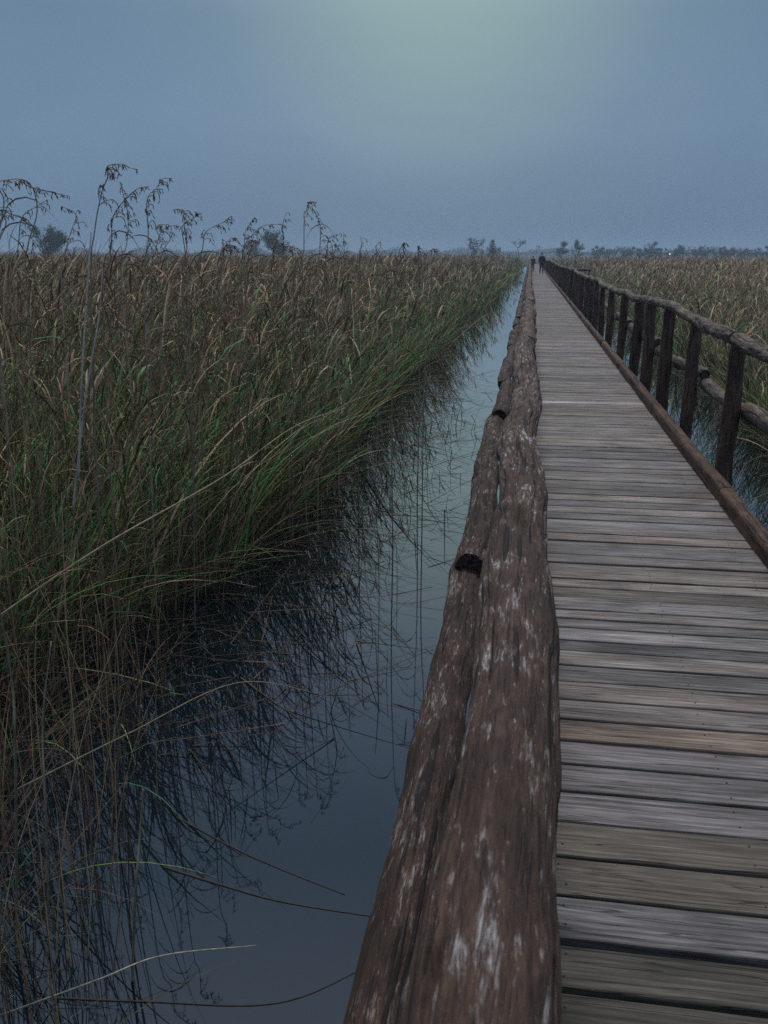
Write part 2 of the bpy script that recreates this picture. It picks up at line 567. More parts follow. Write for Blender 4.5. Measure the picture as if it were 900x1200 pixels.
# left: (y of the near end, radius near, radius far, x shift, z shift, knots)
TL = [(-0.9, 0.064, 0.065, 0.0, 0.0, [(2.3, 0.5, 0.007, 0.09), (2.95, 2.4, 0.008, 0.05), (3.06, 1.2, 0.006, 0.045), (4.1, 0.8, 0.006, 0.07)]),
      (6.72, 0.070, 0.066, 0.004, 0.0, [(1.0, 0.5, 0.012, 0.08)]), (11.9, 0.066, 0.072, 0.02, 0.01, [])]
yy = 11.9
while yy < 140:
    yy += random.uniform(4.8, 5.6)
    TL.append((yy, random.uniform(.062, .076), random.uniform(.062, .076), random.uniform(-.025, .03), random.uniform(-.015, .02), []))
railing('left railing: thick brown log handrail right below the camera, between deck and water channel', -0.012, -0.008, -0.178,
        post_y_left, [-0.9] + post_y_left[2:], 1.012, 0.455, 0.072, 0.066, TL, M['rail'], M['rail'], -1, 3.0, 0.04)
TR = [(0.0, 0.052, 0.053, 0.0, -0.01, []), (6.95, 0.053, 0.050, -0.01, -0.01, [(1.1, 1.0, 0.010, 0.1)]), (12.0, 0.051, 0.050, 0.01, 0.02, [])]
yy = 11.75
while yy < 140:
    yy += random.uniform(4.6, 5.6)
    TR.append((yy, random.uniform(.046, .056), random.uniform(.046, .056), random.uniform(-.03, .03), random.uniform(-.03, .025), []))
railing('right railing: slim wavy grey log handrail on dark posts along the far side', 1.515, 1.525, 1.66,
        post_y_right, post_y_right, 1.06, 0.50, 0.062, 0.058, TR, M['grey_log'], M['grey_log'], 1, 7.0, 0.075)

# short railing of a side landing, 43 m out on the right
root = empty('landing_railing', (1.8, 43.3, 0)); off = (1.8, 43.3, 0)
tag(root, 'short dark landing railing jutting out sideways from the right handrail far along the boardwalk', 'railing')
mb = MB(); add_log(mb, (1.62, 43.3, 0.93), (2.74, 43.3, 0.93), .055, .05, 77, 8, .2, .03, .01); local(mb, 'top_rail', M['post'], root, off)
mb = MB(); add_log(mb, (1.62, 43.3, 0.50), (2.70, 43.3, 0.48), .05, .045, 78, 8, .2, .03, .01); local(mb, 'lower_rail', M['post'], root, off)
for x in (1.85, 2.68):
    mb = MB(); add_log(mb, (x, 43.3, BED_Z - .05), (x, 43.3, 0.90), .06, .055, 79 + x, 8, .3, .03, .01); local(mb, 'post', M['post'], root, off)

# ------------------------------------------------------------------ ground and water
def sheet(name, x0, x1, y0, y1, z, material, nx=2, ny=2):
    mb = MB()
    xs = np.linspace(x0, x1, nx); ysn = np.linspace(y0, y1, ny)
    V = [(x, y, z) for y in ysn for x in xs]
    F = [[j * nx + i, j * nx + i + 1, (j + 1) * nx + i + 1, (j + 1) * nx + i] for j in range(ny - 1) for i in range(nx - 1)]
    mb.add(V, F)
    o = mb.build(name, material, smooth=False)
    o['kind'] = 'structure'
    return o


sheet('ground', -1100, 1100, -60, 1300, BED_Z, M['bed'])
sheet('water', -70, 70, -40, 175, WATER_Z, M['water'])
# firm ground beyond the reed beds, where the far trees stand
sheet('field', -1100, 1100, 175.0, 1300, -0.66, M['bed'])

# ------------------------------------------------------------------ reeds
STRAW = np.array([[.31, .195, .115], [.41, .29, .175], [.18, .108, .066], [.26, .160, .105], [.48, .37, .245], [.125, .080, .058]])
GREEN = np.array([[.050, .180, .055], [.080, .220, .060], [.14, .215, .065], [.040, .140, .058], [.21, .225, .08]])
BROWN = np.array([[.12, .070, .045], [.080, .049, .034], [.17, .105, .064], [.09, .066, .042]])


def pick(pal, n, jit=0.18):
    c = pal[rng.integers(0, len(pal), n)]
    return c * (1 + rng.uniform(-jit, jit, (n, 1)))


class Blades:
    def __init__(s): s.v = []; s.f = []; s.t = []; s.n = 0

    def add(s, base, ln, az, a0, bend, w, col, nseg=5, power=1.4, tri=False, leaf=True, side=None):
        """Curved ribbons (or three-sided stems). Returns the centre lines."""
        n = len(base)
        if n == 0: return None
        t = np.linspace(0, 1, nseg + 1)
        tm = (t[:-1] + t[1:]) / 2
        ang = a0[:, None] + bend[:, None] * tm[None] ** power
        dl = (ln / nseg)[:, None]
        h = np.concatenate([np.zeros((n, 1)), np.cumsum(np.sin(ang) * dl, 1)], 1)
        z = np.concatenate([np.zeros((n, 1)), np.cumsum(np.cos(ang) * dl, 1)], 1)
        P = np.stack([base[:, 0:1] + h * np.cos(az)[:, None], base[:, 1:2] + h * np.sin(az)[:, None], base[:, 2:3] + z], -1)
        if leaf:
            wp = np.minimum(1.0, 0.55 + 1.6 * t) * np.maximum(0.06, (1 - t ** 2.2))
        else:
            wp = 1 - 0.6 * t
        ww = w[:, None] * wp[None]
        psi = az + math.pi / 2 + (rng.uniform(-0.9, 0.9, n) if side is None else side)
        sx, sy = np.cos(psi), np.sin(psi)
        Sv = np.stack([sx, sy, rng.uniform(-.25, .25, n)], -1)[:, None, :]
        if not tri:
            A = P - Sv * ww[..., None] / 2; B = P + Sv * ww[..., None] / 2
            V = np.stack([A, B], 2).reshape(n, -1, 3); k = 2
            cyc = [(0, 1)]
        else:
            Q = np.stack([-sy, sx, sx * 0], -1)[:, None, :]
            o3 = [P + (Sv * math.cos(a) + Q * math.sin(a)) * ww[..., None] * 0.58 for a in (0, 2.094, 4.189)]
            V = np.stack(o3, 2).reshape(n, -1, 3); k = 3
            cyc = [(0, 1), (1, 2), (2, 0)]
        per = (nseg + 1) * k
        f1 = np.array([[i * k + a, i * k + b, (i + 1) * k + b, (i + 1) * k + a] for i in range(nseg) for a, b in cyc])
        F = (f1[None] + (np.arange(n) * per)[:, None, None] + s.n).reshape(-1, 4)
        s.v.append(V.reshape(-1, 3)); s.f.append(F); s.n += n * per
        s.t.append(np.repeat(col, per, 0))
        return P

    def build(s, name, label, cat='reeds'):
        o = fast_mesh(name, np.concatenate(s.v), np.concatenate(s.f), np.clip(np.concatenate(s.t), 0, 1), M['blade'])
        return tag(o, label, cat, None, 'stuff')


def interp_at(P, idx, t):
    """Points at parameter t on centre lines P[idx]."""
    ns = P.shape[1] - 1
    x = np.clip(t, 0, 0.999) * ns
    i = x.astype(int); f = (x - i)[:, None]
    return P[idx, i] * (1 - f) + P[idx, i + 1] * f


EY = np.array([-3, 2, 3.5, 4.4, 5.1, 5.9, 8, 11, 18, 31, 60, 100, 160.])
EXL = np.array([-3.4, -3.2, -3.05, -2.75, -2.35, -2.08, -2.05, -2.1, -2.2, -1.95, -1.65, -1.3, -1.0])
EXR = np.array([3.3, 3.3, 3.25, 3.2, 3.1, 3.1, 3.0, 3.0, 3.0, 2.9, 2.6, 2.3, 2.1])


def edge(yv, side):
    b = np.interp(yv, EY, EXL if side < 0 else EXR)
    nz = gnoise(np.stack([yv * 0.75, yv * 0 + side * 7.7, yv * 0 + .5], -1)) * 0.26 + gnoise(np.stack([yv * 2.6, yv * 0 + side, yv * 0], -1)) * 0.12
    return b + nz * np.clip(0.5 + yv / 6, 0.5, 1)


def scatter(side, y0, y1, density, wide, depth=None):
    """Random roots between the channel edge and the far side of the view; returns xy and distance behind the edge."""
    xm = lambda yv: (0.80 * yv + 3.5) if side < 0 else (0.52 * yv + 4.5)
    area = (y1 - y0) * (xm((y0 + y1) / 2) + 1)
    n = int(area * density)
    yv = rng.uniform(y0, y1, n)
    e = np.abs(edge(yv, side))
    far = np.maximum(xm(yv), e + 1.0)
    if depth is not None: far = np.minimum(far, e + depth)
    q = rng.uniform(0, 1, n)
    keep = rng.uniform(0, 1, n) < (far - e) / (xm(y1) + 1)
    xv = side * (e + q * (far - e))
    return xv[keep], yv[keep], (q * (far - e))[keep]


def reed_zone(B, side, y0, y1, density, hz, wmul, leaves, tri, nseg, greens):
    xv, yv, be = scatter(side, y0, y1, density, 0)
    n = len(xv)
    if n == 0: return
    # height: clumps come and go, lower at the channel edge
    cl = fbm(np.stack([xv * 0.55, yv * 0.45, xv * 0 + side], 1), 2)
    top = hz + 0.20 * cl + rng.normal(0, 0.14, n) - 0.40 * np.exp(-be / 0.6)
    ht = np.maximum(top - WATER_Z, 0.5)
    base = np.stack([xv, yv, np.full(n, WATER_Z - 0.08)], 1)
    az = rng.normal(0.15 if side < 0 else 0.5, 1.0, n)
    edgew = np.exp(-be / 0.8)
    a0 = np.abs(rng.normal(0.05, 0.09, n)) + edgew * rng.uniform(0, .30, n)
    az = np.where(rng.uniform(0, 1, n) < edgew, (0 if side < 0 else math.pi) + rng.normal(0, .7, n), az)
    bend = rng.uniform(0.0, 0.38, n)
    col = pick(STRAW, n)
    P = B.add(base, ht * 1.03, az, a0, bend, rng.uniform(.0035, .0062, n) * wmul, col, nseg, 1.8, tri, False)
    bk = int(n * 0.13)                                               # snapped stems, folded over near the top
    if bk:
        bi = rng.integers(0, n, bk)
        B.add(base[bi] + rng.normal(0, .06, (bk, 3)) * [1, 1, 0], ht[bi] * rng.uniform(.75, 1.12, bk), rng.uniform(0, 6.28, bk), np.abs(rng.normal(0, .2, bk)), rng.uniform(1.2, 2.3, bk),
              rng.uniform(.0035, .006, bk) * wmul, pick(STRAW, bk), nseg + 2, 7.0, tri, False)
    if wmul < 2.5:                                                   # small tan seed heads at the stem tips
        pi = np.nonzero(rng.uniform(0, 1, n) < 0.07)[0]
        pm = np.repeat(pi, 9)
        if len(pm):
            tp = interp_at(P, pm, rng.uniform(.86, .999, len(pm)))
            B.add(tp, rng.uniform(.04, .13, len(pm)), az[pm] + rng.normal(0, .9, len(pm)), rng.uniform(.1, .8, len(pm)), rng.uniform(.5, 2.0, len(pm)), rng.uniform(.004, .009, len(pm)) * wmul,
                  pick(np.array([[.30, .22, .15], [.22, .16, .115], [.36, .27, .18]]), len(pm)), 3, 1.2)
    if leaves:
        m = n * leaves
        idx = np.repeat(np.arange(n), leaves)
        t = rng.uniform(0.22, 0.98, m)
        b0 = interp_at(P, idx, t)
        green = rng.uniform(0, 1, m) < greens * np.clip(2.3 - 2.3 * t, 0.10, 1.25)
        lc = np.where(green[:, None], pick(GREEN, m), pick(STRAW, m))
        wide = np.where(rng.uniform(0, 1, m) < .22, 1.7, 1.0)
        laz = rng.normal(0.1 if side < 0 else 0.5, 1.25, m)
        B.add(b0, rng.uniform(.22, .55, m), laz, rng.uniform(.12, .6, m), rng.uniform(.4, 1.9, m), rng.uniform(.006, .012, m) * wide * wmul, lc, 4 if wmul < 2 else 3, 1.3)


def sedge_zone(B, side, y0, y1, density, wmul, nseg, depth=None, lmin=.9, lmax=1.75, greens=.62, strong=1.0):
    xv, yv, be = scatter(side, y0, y1, density, 0, depth)
    n = len(xv)
    if n == 0: return
    base = np.stack([xv, yv, np.full(n, WATER_Z - 0.05)], 1)
    ew = np.exp(-be / 1.0)
    out = 0.0 if side < 0 else math.pi
    az = out + rng.normal(0, 1.6, n) * (1 - 0.40 * ew)
    a0 = rng.uniform(.08, .40, n) + ew * rng.uniform(0, .40, n) * strong
    bend = rng.uniform(.15, 1.25, n)
    grn = rng.uniform(0, 1, n) < greens
    col = np.where(grn[:, None], pick(GREEN, n), np.where(rng.uniform(0, 1, (n, 1)) < .55, pick(STRAW, n), pick(BROWN, n)))
    cl = 1 + 0.25 * fbm(np.stack([xv * 0.8, yv * 0.8, xv * 0 + 5], 1), 2)
    B.add(base, rng.uniform(lmin, lmax, n) * cl, az, a0, bend, rng.uniform(.0045, .0105, n) * np.where(rng.uniform(0, 1, n) < .3, 1.6, 1.0) * wmul, col, nseg, 1.3)


def litter_zone(B, side, y0, y1, density, wmul, depth=1.4):
    xv, yv, be = scatter(side, y0, y1, density, 0, depth)
    n = len(xv)
    if n == 0: return
    base = np.stack([xv, yv, WATER_Z + rng.uniform(-.03, .45, n) * np.clip(.3 + be, .3, 1)], 1)
    az = rng.uniform(0, 2 * math.pi, n)
    B.add(base, rng.uniform(.3, .9, n), az, rng.uniform(.5, 1.5, n), rng.uniform(0, .7, n), rng.uniform(.004, .009, n) * wmul,
          np.where(rng.uniform(0, 1, (n, 1)) < .7, pick(BROWN, n), pick(GREEN, n)), 4, 1.2)


BL = Blades()
for (y0, y1, ds, wm, lv, tri, ns) in ((0.6, 4, 80, 1.1, 4, True, 6), (4, 8, 66, 1.25, 4, True, 5), (8, 15, 46, 1.45, 4, False, 4),
                                     (15, 30, 24, 1.9, 3, False, 4), (30, 60, 8, 3.2, 3, False, 3), (60, 160, 1.7, 6.5, 2, False, 3)):
    reed_zone(BL, -1, y0, y1, ds, 1.40, wm, lv, tri, ns, .62)
sedge_zone(BL, -1, 0.8, 5, 120, 1.2, 7)
sedge_zone(BL, -1, 5, 10, 115, 1.4, 6)
sedge_zone(BL, -1, 10, 22, 65, 1.7, 5, 6)
sedge_zone(BL, -1, 22, 60, 28, 2.8, 4, 4)
sedge_zone(BL, -1, 60, 150, 8, 5.0, 3, 3)
sedge_zone(BL, -1, 3.2, 8, 170, 1.1, 8, 0.7, .7, 1.6, .5, 1.3)        # the overhanging fringe at the channel edge
sedge_zone(BL, -1, 8, 25, 110, 1.4, 6, 0.6, .7, 1.5, .5, 1.3)
sedge_zone(BL, -1, 3.2, 7, 34, 1.7, 8, 4.5, 1.4, 2.2, .6)
sedge_zone(BL, -1, 7, 13, 22, 2.1, 7, 5, 1.4, 2.2, .6)
litter_zone(BL, -1, 2.5, 9, 380, 1.3, 1.8)
litter_zone(BL, -1, 9, 25, 120, 1.6)
# single long stems leaning far out over the water
n = 70
yv = 4.6 + 12 * rng.uniform(0, 1, n) ** 1.4; xv = edge(yv, -1) - rng.uniform(0, .5, n)
BL.add(np.stack([xv, yv, np.full(n, WATER_Z - .05)], 1), rng.uniform(1.2, 2.1, n), rng.normal(-.1, .8, n), rng.uniform(.35, 1.0, n), rng.uniform(.1, 1.0, n),
       rng.uniform(.0035, .006, n), np.where(rng.uniform(0, 1, (n, 1)) < .6, pick(STRAW, n), pick(BROWN, n)), 9, 1.6, True, False)
# thin stalks standing in the shallow water in front of the bed
n = 190
yv = rng.uniform(1.3, 5.2, n); xv = -0.95 - 0.28 * (yv - 1.3) - np.abs(rng.normal(0, .75, n))
cv = np.where(rng.uniform(0, 1, (n, 1)) < .5, pick(BROWN, n), pick(STRAW, n) * .8)
BL.add(np.stack([xv, yv, np.full(n, WATER_Z - .1)], 1), rng.uniform(.3, 1.35, n), rng.uniform(0, 6.28, n), np.abs(rng.normal(0, .10, n)), rng.uniform(0, .7, n) ** 2,
       rng.uniform(.003, .0055, n), cv, 8, 1.8, True, False)
n = 90
yv = rng.uniform(1.6, 5.2, n); xv = -1.1 - 0.28 * (yv - 1.3) - np.abs(rng.normal(0, .8, n))
BL.add(np.stack([xv, yv, np.full(n, WATER_Z - .05)], 1), rng.uniform(.4, 1.2, n), rng.uniform(0, 6.28, n), rng.uniform(.1, .9, n), rng.uniform(.3, 1.8, n),
       rng.uniform(.004, .008, n), np.where(rng.uniform(0, 1, (n, 1)) < .35, pick(GREEN, n), pick(BROWN, n)), 7, 1.4)
n = 950
yv = rng.uniform(1.5, 4.4, n); xv = -(1.38 + .46 * (yv - 1.5)) - np.abs(rng.normal(0, .55, n))
BL.add(np.stack([xv, yv, np.full(n, WATER_Z - .05)], 1), rng.uniform(.35, 1.15, n), rng.uniform(0, 6.28, n), rng.uniform(.05, .8, n), rng.uniform(.1, 1.6, n),
       rng.uniform(.0035, .008, n), np.where(rng.uniform(0, 1, (n, 1)) < .22, pick(GREEN, n) * .7, pick(BROWN, n) * .7), 7, 1.4)
n = 90
yv = rng.uniform(1.4, 3.6, n); xv = -(1.0 + .36 * (yv - 1.4)) - np.abs(rng.normal(0, .45, n))
BL.add(np.stack([xv, yv, np.full(n, WATER_Z - .1)], 1), rng.uniform(.5, 1.5, n), rng.uniform(0, 6.28, n), np.abs(rng.normal(0, .08, n)), rng.uniform(0, .5, n),
       rng.uniform(.0035, .006, n), pick(STRAW, n), 8, 1.8, True, False)
BL.build('reed_bed', 'broad bed of brown and green reeds left of the water channel, reaching to the horizon')

BR = Blades()
for (y0, y1, ds, wm, lv, tri, ns) in ((1.0, 8, 60, 1.15, 4, False, 5), (8, 15, 55, 1.3, 4, False, 4), (15, 30, 26, 1.9, 3, False, 4),
                                     (30, 60, 9, 3.2, 3, False, 3), (60, 160, 1.9, 6.5, 2, False, 3)):
    reed_zone(BR, 1, y0, y1, ds, 1.15, wm, lv, tri, ns, .5)
sedge_zone(BR, 1, 2, 12, 120, 1.15, 6, 5)
sedge_zone(BR, 1, 12, 30, 60, 1.7, 5, 5)
sedge_zone(BR, 1, 30, 150, 12, 3.6, 4, 3)
sedge_zone(BR, 1, 3, 14, 330, 1.0, 7, .7, .6, 1.4, .5, 1.3)
litter_zone(BR, 1, 3, 14, 200, 1.1, 1.6)
litter_zone(BR, 1, 14, 30, 70, 1.7)
BR.build('reed_bed', 'straw-coloured reed bed beyond the right railing, thinning into the horizon')

# ------------------------------------------------------------------ tubes for single reeds
def tube(mb, pts, radii, segs=6, col=(1, 1, 1)):
    pts = np.asarray(pts, float); n = len(pts)
    tang = np.gradient(pts, axis=0); tang /= np.linalg.norm(tang, axis=1)[:, None] + 1e-9
    V = []
    for i in range(n):
        ref = np.array([0, 1.0, 0]) if abs(tang[i, 1]) < .9 else np.array([1.0, 0, 0])
        a = np.cross(tang[i], ref); a /= np.linalg.norm(a); b2 = np.cross(a, tang[i])
        for k in range(segs):
            th = 2 * math.pi * k / segs
            V.append(pts[i] + radii[i] * (math.cos(th) * a + math.sin(th) * b2))
    F = [[i * segs + k, i * segs + (k + 1) % segs, (i + 1) * segs + (k + 1) % segs, (i + 1) * segs + k] for i in range(n - 1) for k in range(segs)]
    F.append(list(range(segs))[::-1]); F.append([(n - 1) * segs + k for k in range(segs)])
    mb.add(V, F, None, col)


def spline(pts, n):
    """Catmull-Rom through the points."""
    p = np.asarray(pts, float)
    p = np.concatenate([[2 * p[0] - p[1]], p, [2 * p[-1] - p[-2]]])
    out = []
    m = len(p) - 3
    for t in np.linspace(0, m, n):
        i = min(int(t), m - 1); f = t - i
        a, b2, c, d = p[i:i + 4]
        out.append(0.5 * ((2 * b2) + (-a + c) * f + (2 * a - 5 * b2 + 4 * c - d) * f * f + (-a + 3 * b2 - 3 * c + d) * f ** 3))
    return np.array(out)


def blade_strip(mb, pts, w, col):
    pts = np.asarray(pts); n = len(pts)
    d = pts[-1] - pts[0]; sd = np.cross(d, (0.3, 1, .2)); sd /= np.linalg.norm(sd) + 1e-9
    V = []
    for i in range(n):
        t = i / (n - 1); ww = w * min(1, .5 + 2 * t) * max(.05, 1 - t ** 2)
        V += [pts[i] - sd * ww / 2, pts[i] + sd * ww / 2 + np.array([0, .15 * ww, 0])]
    mb.add(V, [[2 * i, 2 * i + 1, 2 * i + 3, 2 * i + 2] for i in range(n - 1)], None, col)


def tall_reed(pix, depth, label, heavy=1.0, group='tall flowering reeds against the sky'):
    """A flowering reed: its top follows the photo's outline (points from low to tip), at its own distance."""
    top = np.array([at_depth(px, py, depth) for px, py in pix])
    for i in range(len(top)): top[i, 1] += 0.05 * i * random.uniform(-.6, 1)
    d0 = top[0] - top[1]
    foot = top[0].copy(); foot[2] = WATER_Z - 0.1
    foot[0] += random.uniform(-.12, .02) + max(-0.2, min(0.2, d0[0] * 0.3)); foot[1] += random.uniform(-.1, .1)
    line = spline(np.concatenate([[foot], [foot * .45 + top[0] * .55 + np.array([random.uniform(-.03, .03), 0, 0])], top]), 46)
    root = empty('tall_reed', tuple(foot)); tag(root, label, 'reed', group)
    mb = MB(); sc = np.array([.27, .215, .165]) * random.uniform(.7, 1.25)
    seg = np.linalg.norm(np.diff(line, axis=0), axis=1); s = np.concatenate([[0], np.cumsum(seg)]); s /= s[-1]
    tube(mb, line, 0.0050 * (1 - .60 * s ** 2) * (0.9 + depth * .03), 5, sc)
    local(mb, 'stem', M['blade'], root, foot)
    # drooping seed head on the upper part
    hb = MB(); Ltot = seg.sum()
    hd = min(0.60, 0.5 * np.linalg.norm(np.diff(top, axis=0), axis=1).sum() + .08)
    s0 = 1 - hd / Ltot
    cnt = int(17 * heavy)
    m0 = min(int(np.searchsorted(s, s0)), 44)
    tube(hb, line[m0:], np.linspace(.0028, .0014, 46 - m0) * (0.9 + depth * .03), 4, np.array([.09, .07, .055]))
    for k in range(cnt):
        t = s0 + (1 - s0) * (k + random.random()) / cnt
        if t > 1 - (1 - s0) * .12 and k % 2: continue
        i = min(int(np.searchsorted(s, t)), 45); p = line[i]
        tg = line[min(i + 1, 45)] - line[i - 1]; tg /= np.linalg.norm(tg) + 1e-9
        ln = random.uniform(.03, .085) * (1.15 - .65 * (t - s0) / (1 - s0))
        sway = np.array([random.uniform(-.35, .95), random.uniform(-.5, .5), 0])
        dr = random.uniform(.1, .8)
        q = [p, p + ln * .45 * (tg * .75 + sway * .6), p + ln * (tg * .55 + sway * .9 + np.array([0, 0, -.25 * dr])), p + ln * (tg * .35 + sway * 1.2 + np.array([0, 0, -.9 * dr]))]
        q = spline(q, 6)
        hc = np.array([.15, .11, .085]) * random.uniform(.7, 1.3)
        tube(hb, q, np.array([.0009, .001, .0014, .0024, .0026, .0008]) * (0.85 + depth * .035) * heavy ** .3, 4, hc)
        for _ in range(2):
            w = q[random.randint(2, 5)]; e = w + np.array([random.uniform(-.012, .02), random.uniform(-.01, .01), random.uniform(-.03, -.012)])
            tube(hb, [w, (w + e) / 2, e], np.array([.0012, .0026, .0006]) * (0.85 + depth * .035), 4, hc)
    local(hb, 'seed_head', M['blade'], root, foot)
    lb = MB()
    for k in range(random.randint(3, 5)):
        t = random.uniform(.35, .80); i = int(np.searchsorted(s, t)); p = line[i]
        sg = random.choice([-1, 1, 1])
        q = spline([p, p + np.array([.07 * sg, 0, .12]), p + np.array([.18 * sg, .03, .14]), p + np.array([.30 * sg, .05, random.uniform(-.08, .1)])], 8)
        blade_strip(lb, q, .010, np.array([.19, .15, .10]) * random.uniform(.6, 1.2))
    o = local(lb, 'leaves', M['blade'], root, foot)
    return root


Z = lambda *p: [(a / 2, 170 + b2 / 2) for a, b2 in p]      # points read off a 2x crop of the photo
TALL = [
    (Z((213, 330), (216, 200), (216, 110), (232, 72), (262, 52), (288, 45), (297, 52)), 4.2, 1.25, 'tallest reed of all, its long seed head arching over to the right'),
    (Z((240, 330), (256, 240), (274, 170), (302, 126), (330, 104), (346, 96)), 4.6, 1.1, 'reed slanting up to the right beside the tallest reed, between it and the upright one'),
    (Z((338, 330), (344, 220), (346, 130), (352, 96), (368, 78), (384, 73)), 4.8, 1.2, 'second tallest reed, upright with a tip hooked to the right'),
    (Z((285, 330), (290, 230), (292, 165), (298, 110), (292, 88)), 5.4, 1.0, 'reed whose thin head stands between the tallest and second tallest reeds, tip bent left'),
    (Z((428, 330), (433, 240), (436, 190), (424, 158), (400, 148), (384, 150)), 5.2, 1.1, 'reed whose head curls over to the left, right of the second tallest reed'),
    (Z((440, 330), (436, 240), (434, 190), (446, 164), (468, 158)), 5.7, .8, 'short-headed reed crossing the left-curling reed and bending right'),
    (Z((466, 330), (476, 236), (490, 202), (512, 178), (536, 168)), 5.8, .9, 'low arched reed bowing right in the gap after the left-curling reed'),
    (Z((574, 330), (573, 240), (570, 200), (574, 180), (592, 168)), 6.4, .9, 'reed with a small upright hooked head left of the mid-left bush'),
    (Z((566, 330), (574, 240), (590, 204), (616, 188), (642, 184)), 6.6, .9, 'reed lying almost flat to the right just left of the mid-left bush'),
    (Z((660, 330), (660, 240), (658, 190), (662, 156)), 7.0, .8, 'straight reed rising right in front of the mid-left bush'),
    (Z((708, 330), (711, 240), (711, 180), (708, 146), (714, 130), (724, 134)), 7.2, 1.0, 'upright reed at the right edge of the mid-left bush, the tallest there'),
    (Z((746, 330), (747, 240), (747, 190), (740, 156), (722, 138)), 7.2, 1.0, 'reed arching back left towards the upright one beside the mid-left bush'),
    (Z((760, 330), (764, 240), (776, 216), (796, 208)), 7.8, .7, 'small low reed hooked right, first past the arching pair by the mid-left bush'),
    (Z((806, 330), (806, 260), (805, 230), (806, 206)), 8.2, .6, 'small straight reed tip further right than the arching pair'),
    (Z((842, 330), (844, 260), (843, 230), (838, 212)), 8.6, .6, 'small reed tip leaning left over the middle of the left bed'),
    (Z((884, 330), (882, 260), (882, 236), (888, 222)), 9.0, .6, 'rightmost little seed head above the left reed bed'),
    (Z((62, 330), (64, 240), (68, 160), (70, 104), (74, 84), (90, 100), (104, 112)), 4.6, 1.1, 'tall reed left of the lone bush at the left edge, tip drooping right'),
    (Z((24, 330), (32, 240), (44, 170), (60, 140), (76, 124)), 4.9, .9, 'slanted reed leaning right into the tall one near the left edge'),
    (Z((144, 330), (150, 250), (153, 200), (150, 160), (136, 142)), 5.2, .9, 'reed just right of the lone left bush, head hooked left'),
    (Z((-14, 330), (-8, 220), (-4, 130), (2, 90), (14, 74), (18, 94)), 4.4, 1.1, 'reed cut by the left picture edge, upper drooping head'),
    (Z((-20, 330), (-12, 240), (-2, 180), (10, 152), (18, 172)), 4.5, .9, 'reed cut by the left picture edge, lower drooping head'),
    (Z((372, 330), (384, 250), (390, 215), (378, 190), (366, 184)), 5.9, .8, 'short reed with a small left-bent head between the second tallest and left-curling reeds'),
    (Z((352, 330), (362, 250), (372, 205), (392, 188), (408, 190)), 6.0, .7, 'low reed bowing right directly beside the second tallest reed'),
]
for pix, dep, hv, lab in TALL:
    tall_reed(pix, dep, lab, hv)


for k in range(16):
    px = random.uniform(120, 520); hgt = random.uniform(8, 26) * (1 - (px - 120) / 700); bow = random.uniform(-9, 12)
    tall_reed([(px - bow * .3, 330), (px, 297), (px + bow * .2, 297 - hgt * .55), (px + bow * .6, 297 - hgt), (px + bow, 297 - hgt * .93)], random.uniform(6, 10), 
              'one of the short thin reed tips just clearing the top of the left reed bed', .7, 'short reed tips above the left bed')


def lone_stalk(name, pts, r, col, label, cat, leafs=0, group=None):
    p = spline(pts, 40)
    root = empty(name, tuple(p[0])); tag(root, label, cat, group)
    mb = MB(); tube(mb, p, np.linspace(r, r * .45, 40), 6, np.array(col)); local(mb, 'stem', M['blade'], root, p[0])
    for k in range(leafs):
        lb = MB(); i = int(40 * (.3 + .6 * (k + .5) / leafs)); q0 = p[i]; sg = 1 if k % 2 else -1
        q = spline([q0, q0 + np.array([.03 * sg, .0, .08]), q0 + np.array([.09 * sg, .0, .07]), q0 + np.array([.13 * sg, .02, -.01])], 7)
        blade_strip(lb, q, .009, np.array(col) * .8); local(lb, 'leaf', M['blade'], root, p[0])
    return root


def P3(px, py, y): return at_depth(px, py, y)
def on_water(px, py, dz=0.0005):
    d = ray(px, py); t = (WATER_Z + dz - EYE[2]) / d[2]; return EYE + d * t


# pale stalks rising in front of the bed
lone_stalk('reed_stalk', [P3(92, 560, 3.4), P3(96, 440, 3.4), P3(103, 330, 3.45), P3(107, 270, 3.5)], .0052, (.40, .37, .33), 'pale whitish bare stalk below the tallest seed head', 'reed', 0)
lone_stalk('reed_stalk', [P3(85, 600, 3.1), P3(100, 470, 3.1), P3(116, 370, 3.15), P3(121, 305, 3.2)], .0045, (.36, .33, .29), 'pale leaning stalk close beside the whitish bare one', 'reed', 1)
lone_stalk('reed_stalk', [P3(-20, 735, 2.2), P3(120, 640, 2.4), P3(260, 560, 2.8), P3(345, 500, 3.2), P3(405, 478, 3.6)], .0036, (.22, .19, .12), 'long thin reed slanting up to the right across the whole bed', 'reed', 0)
lone_stalk('reed_stalk', [on_water(58, 1120), P3(54, 960, 1.98), P3(50, 850, 1.97), P3(60, 752, 1.95)], .0042, (.27, .24, .19), 'straight pale stalk rising from the water at the lower left edge', 'reed', 0)
lone_stalk('reed_stalk', [on_water(155, 1150), P3(158, 1060, 1.92), P3(164, 980, 1.92), P3(168, 925, 1.92)], .0052, (.25, .21, .13), 'short thick ochre stalk in the water at the bottom left', 'reed', 0)
lone_stalk('reed_stalk', [on_water(20, 1130), P3(18, 900, 1.9), P3(14, 800, 1.88), P3(-3, 700, 1.85)], .0048, (.20, .20, .14), 'greenish-grey stalk bending out through the left picture edge', 'reed', 0)
lone_stalk('reed_stalk', [on_water(135, 960), P3(140, 850, 2.6), P3(135, 730, 2.6), P3(130, 690, 2.6)], .0036, (.20, .16, .10), 'brown jointed stalk with curled leaves above the dark gap in the reeds', 'reed', 3)
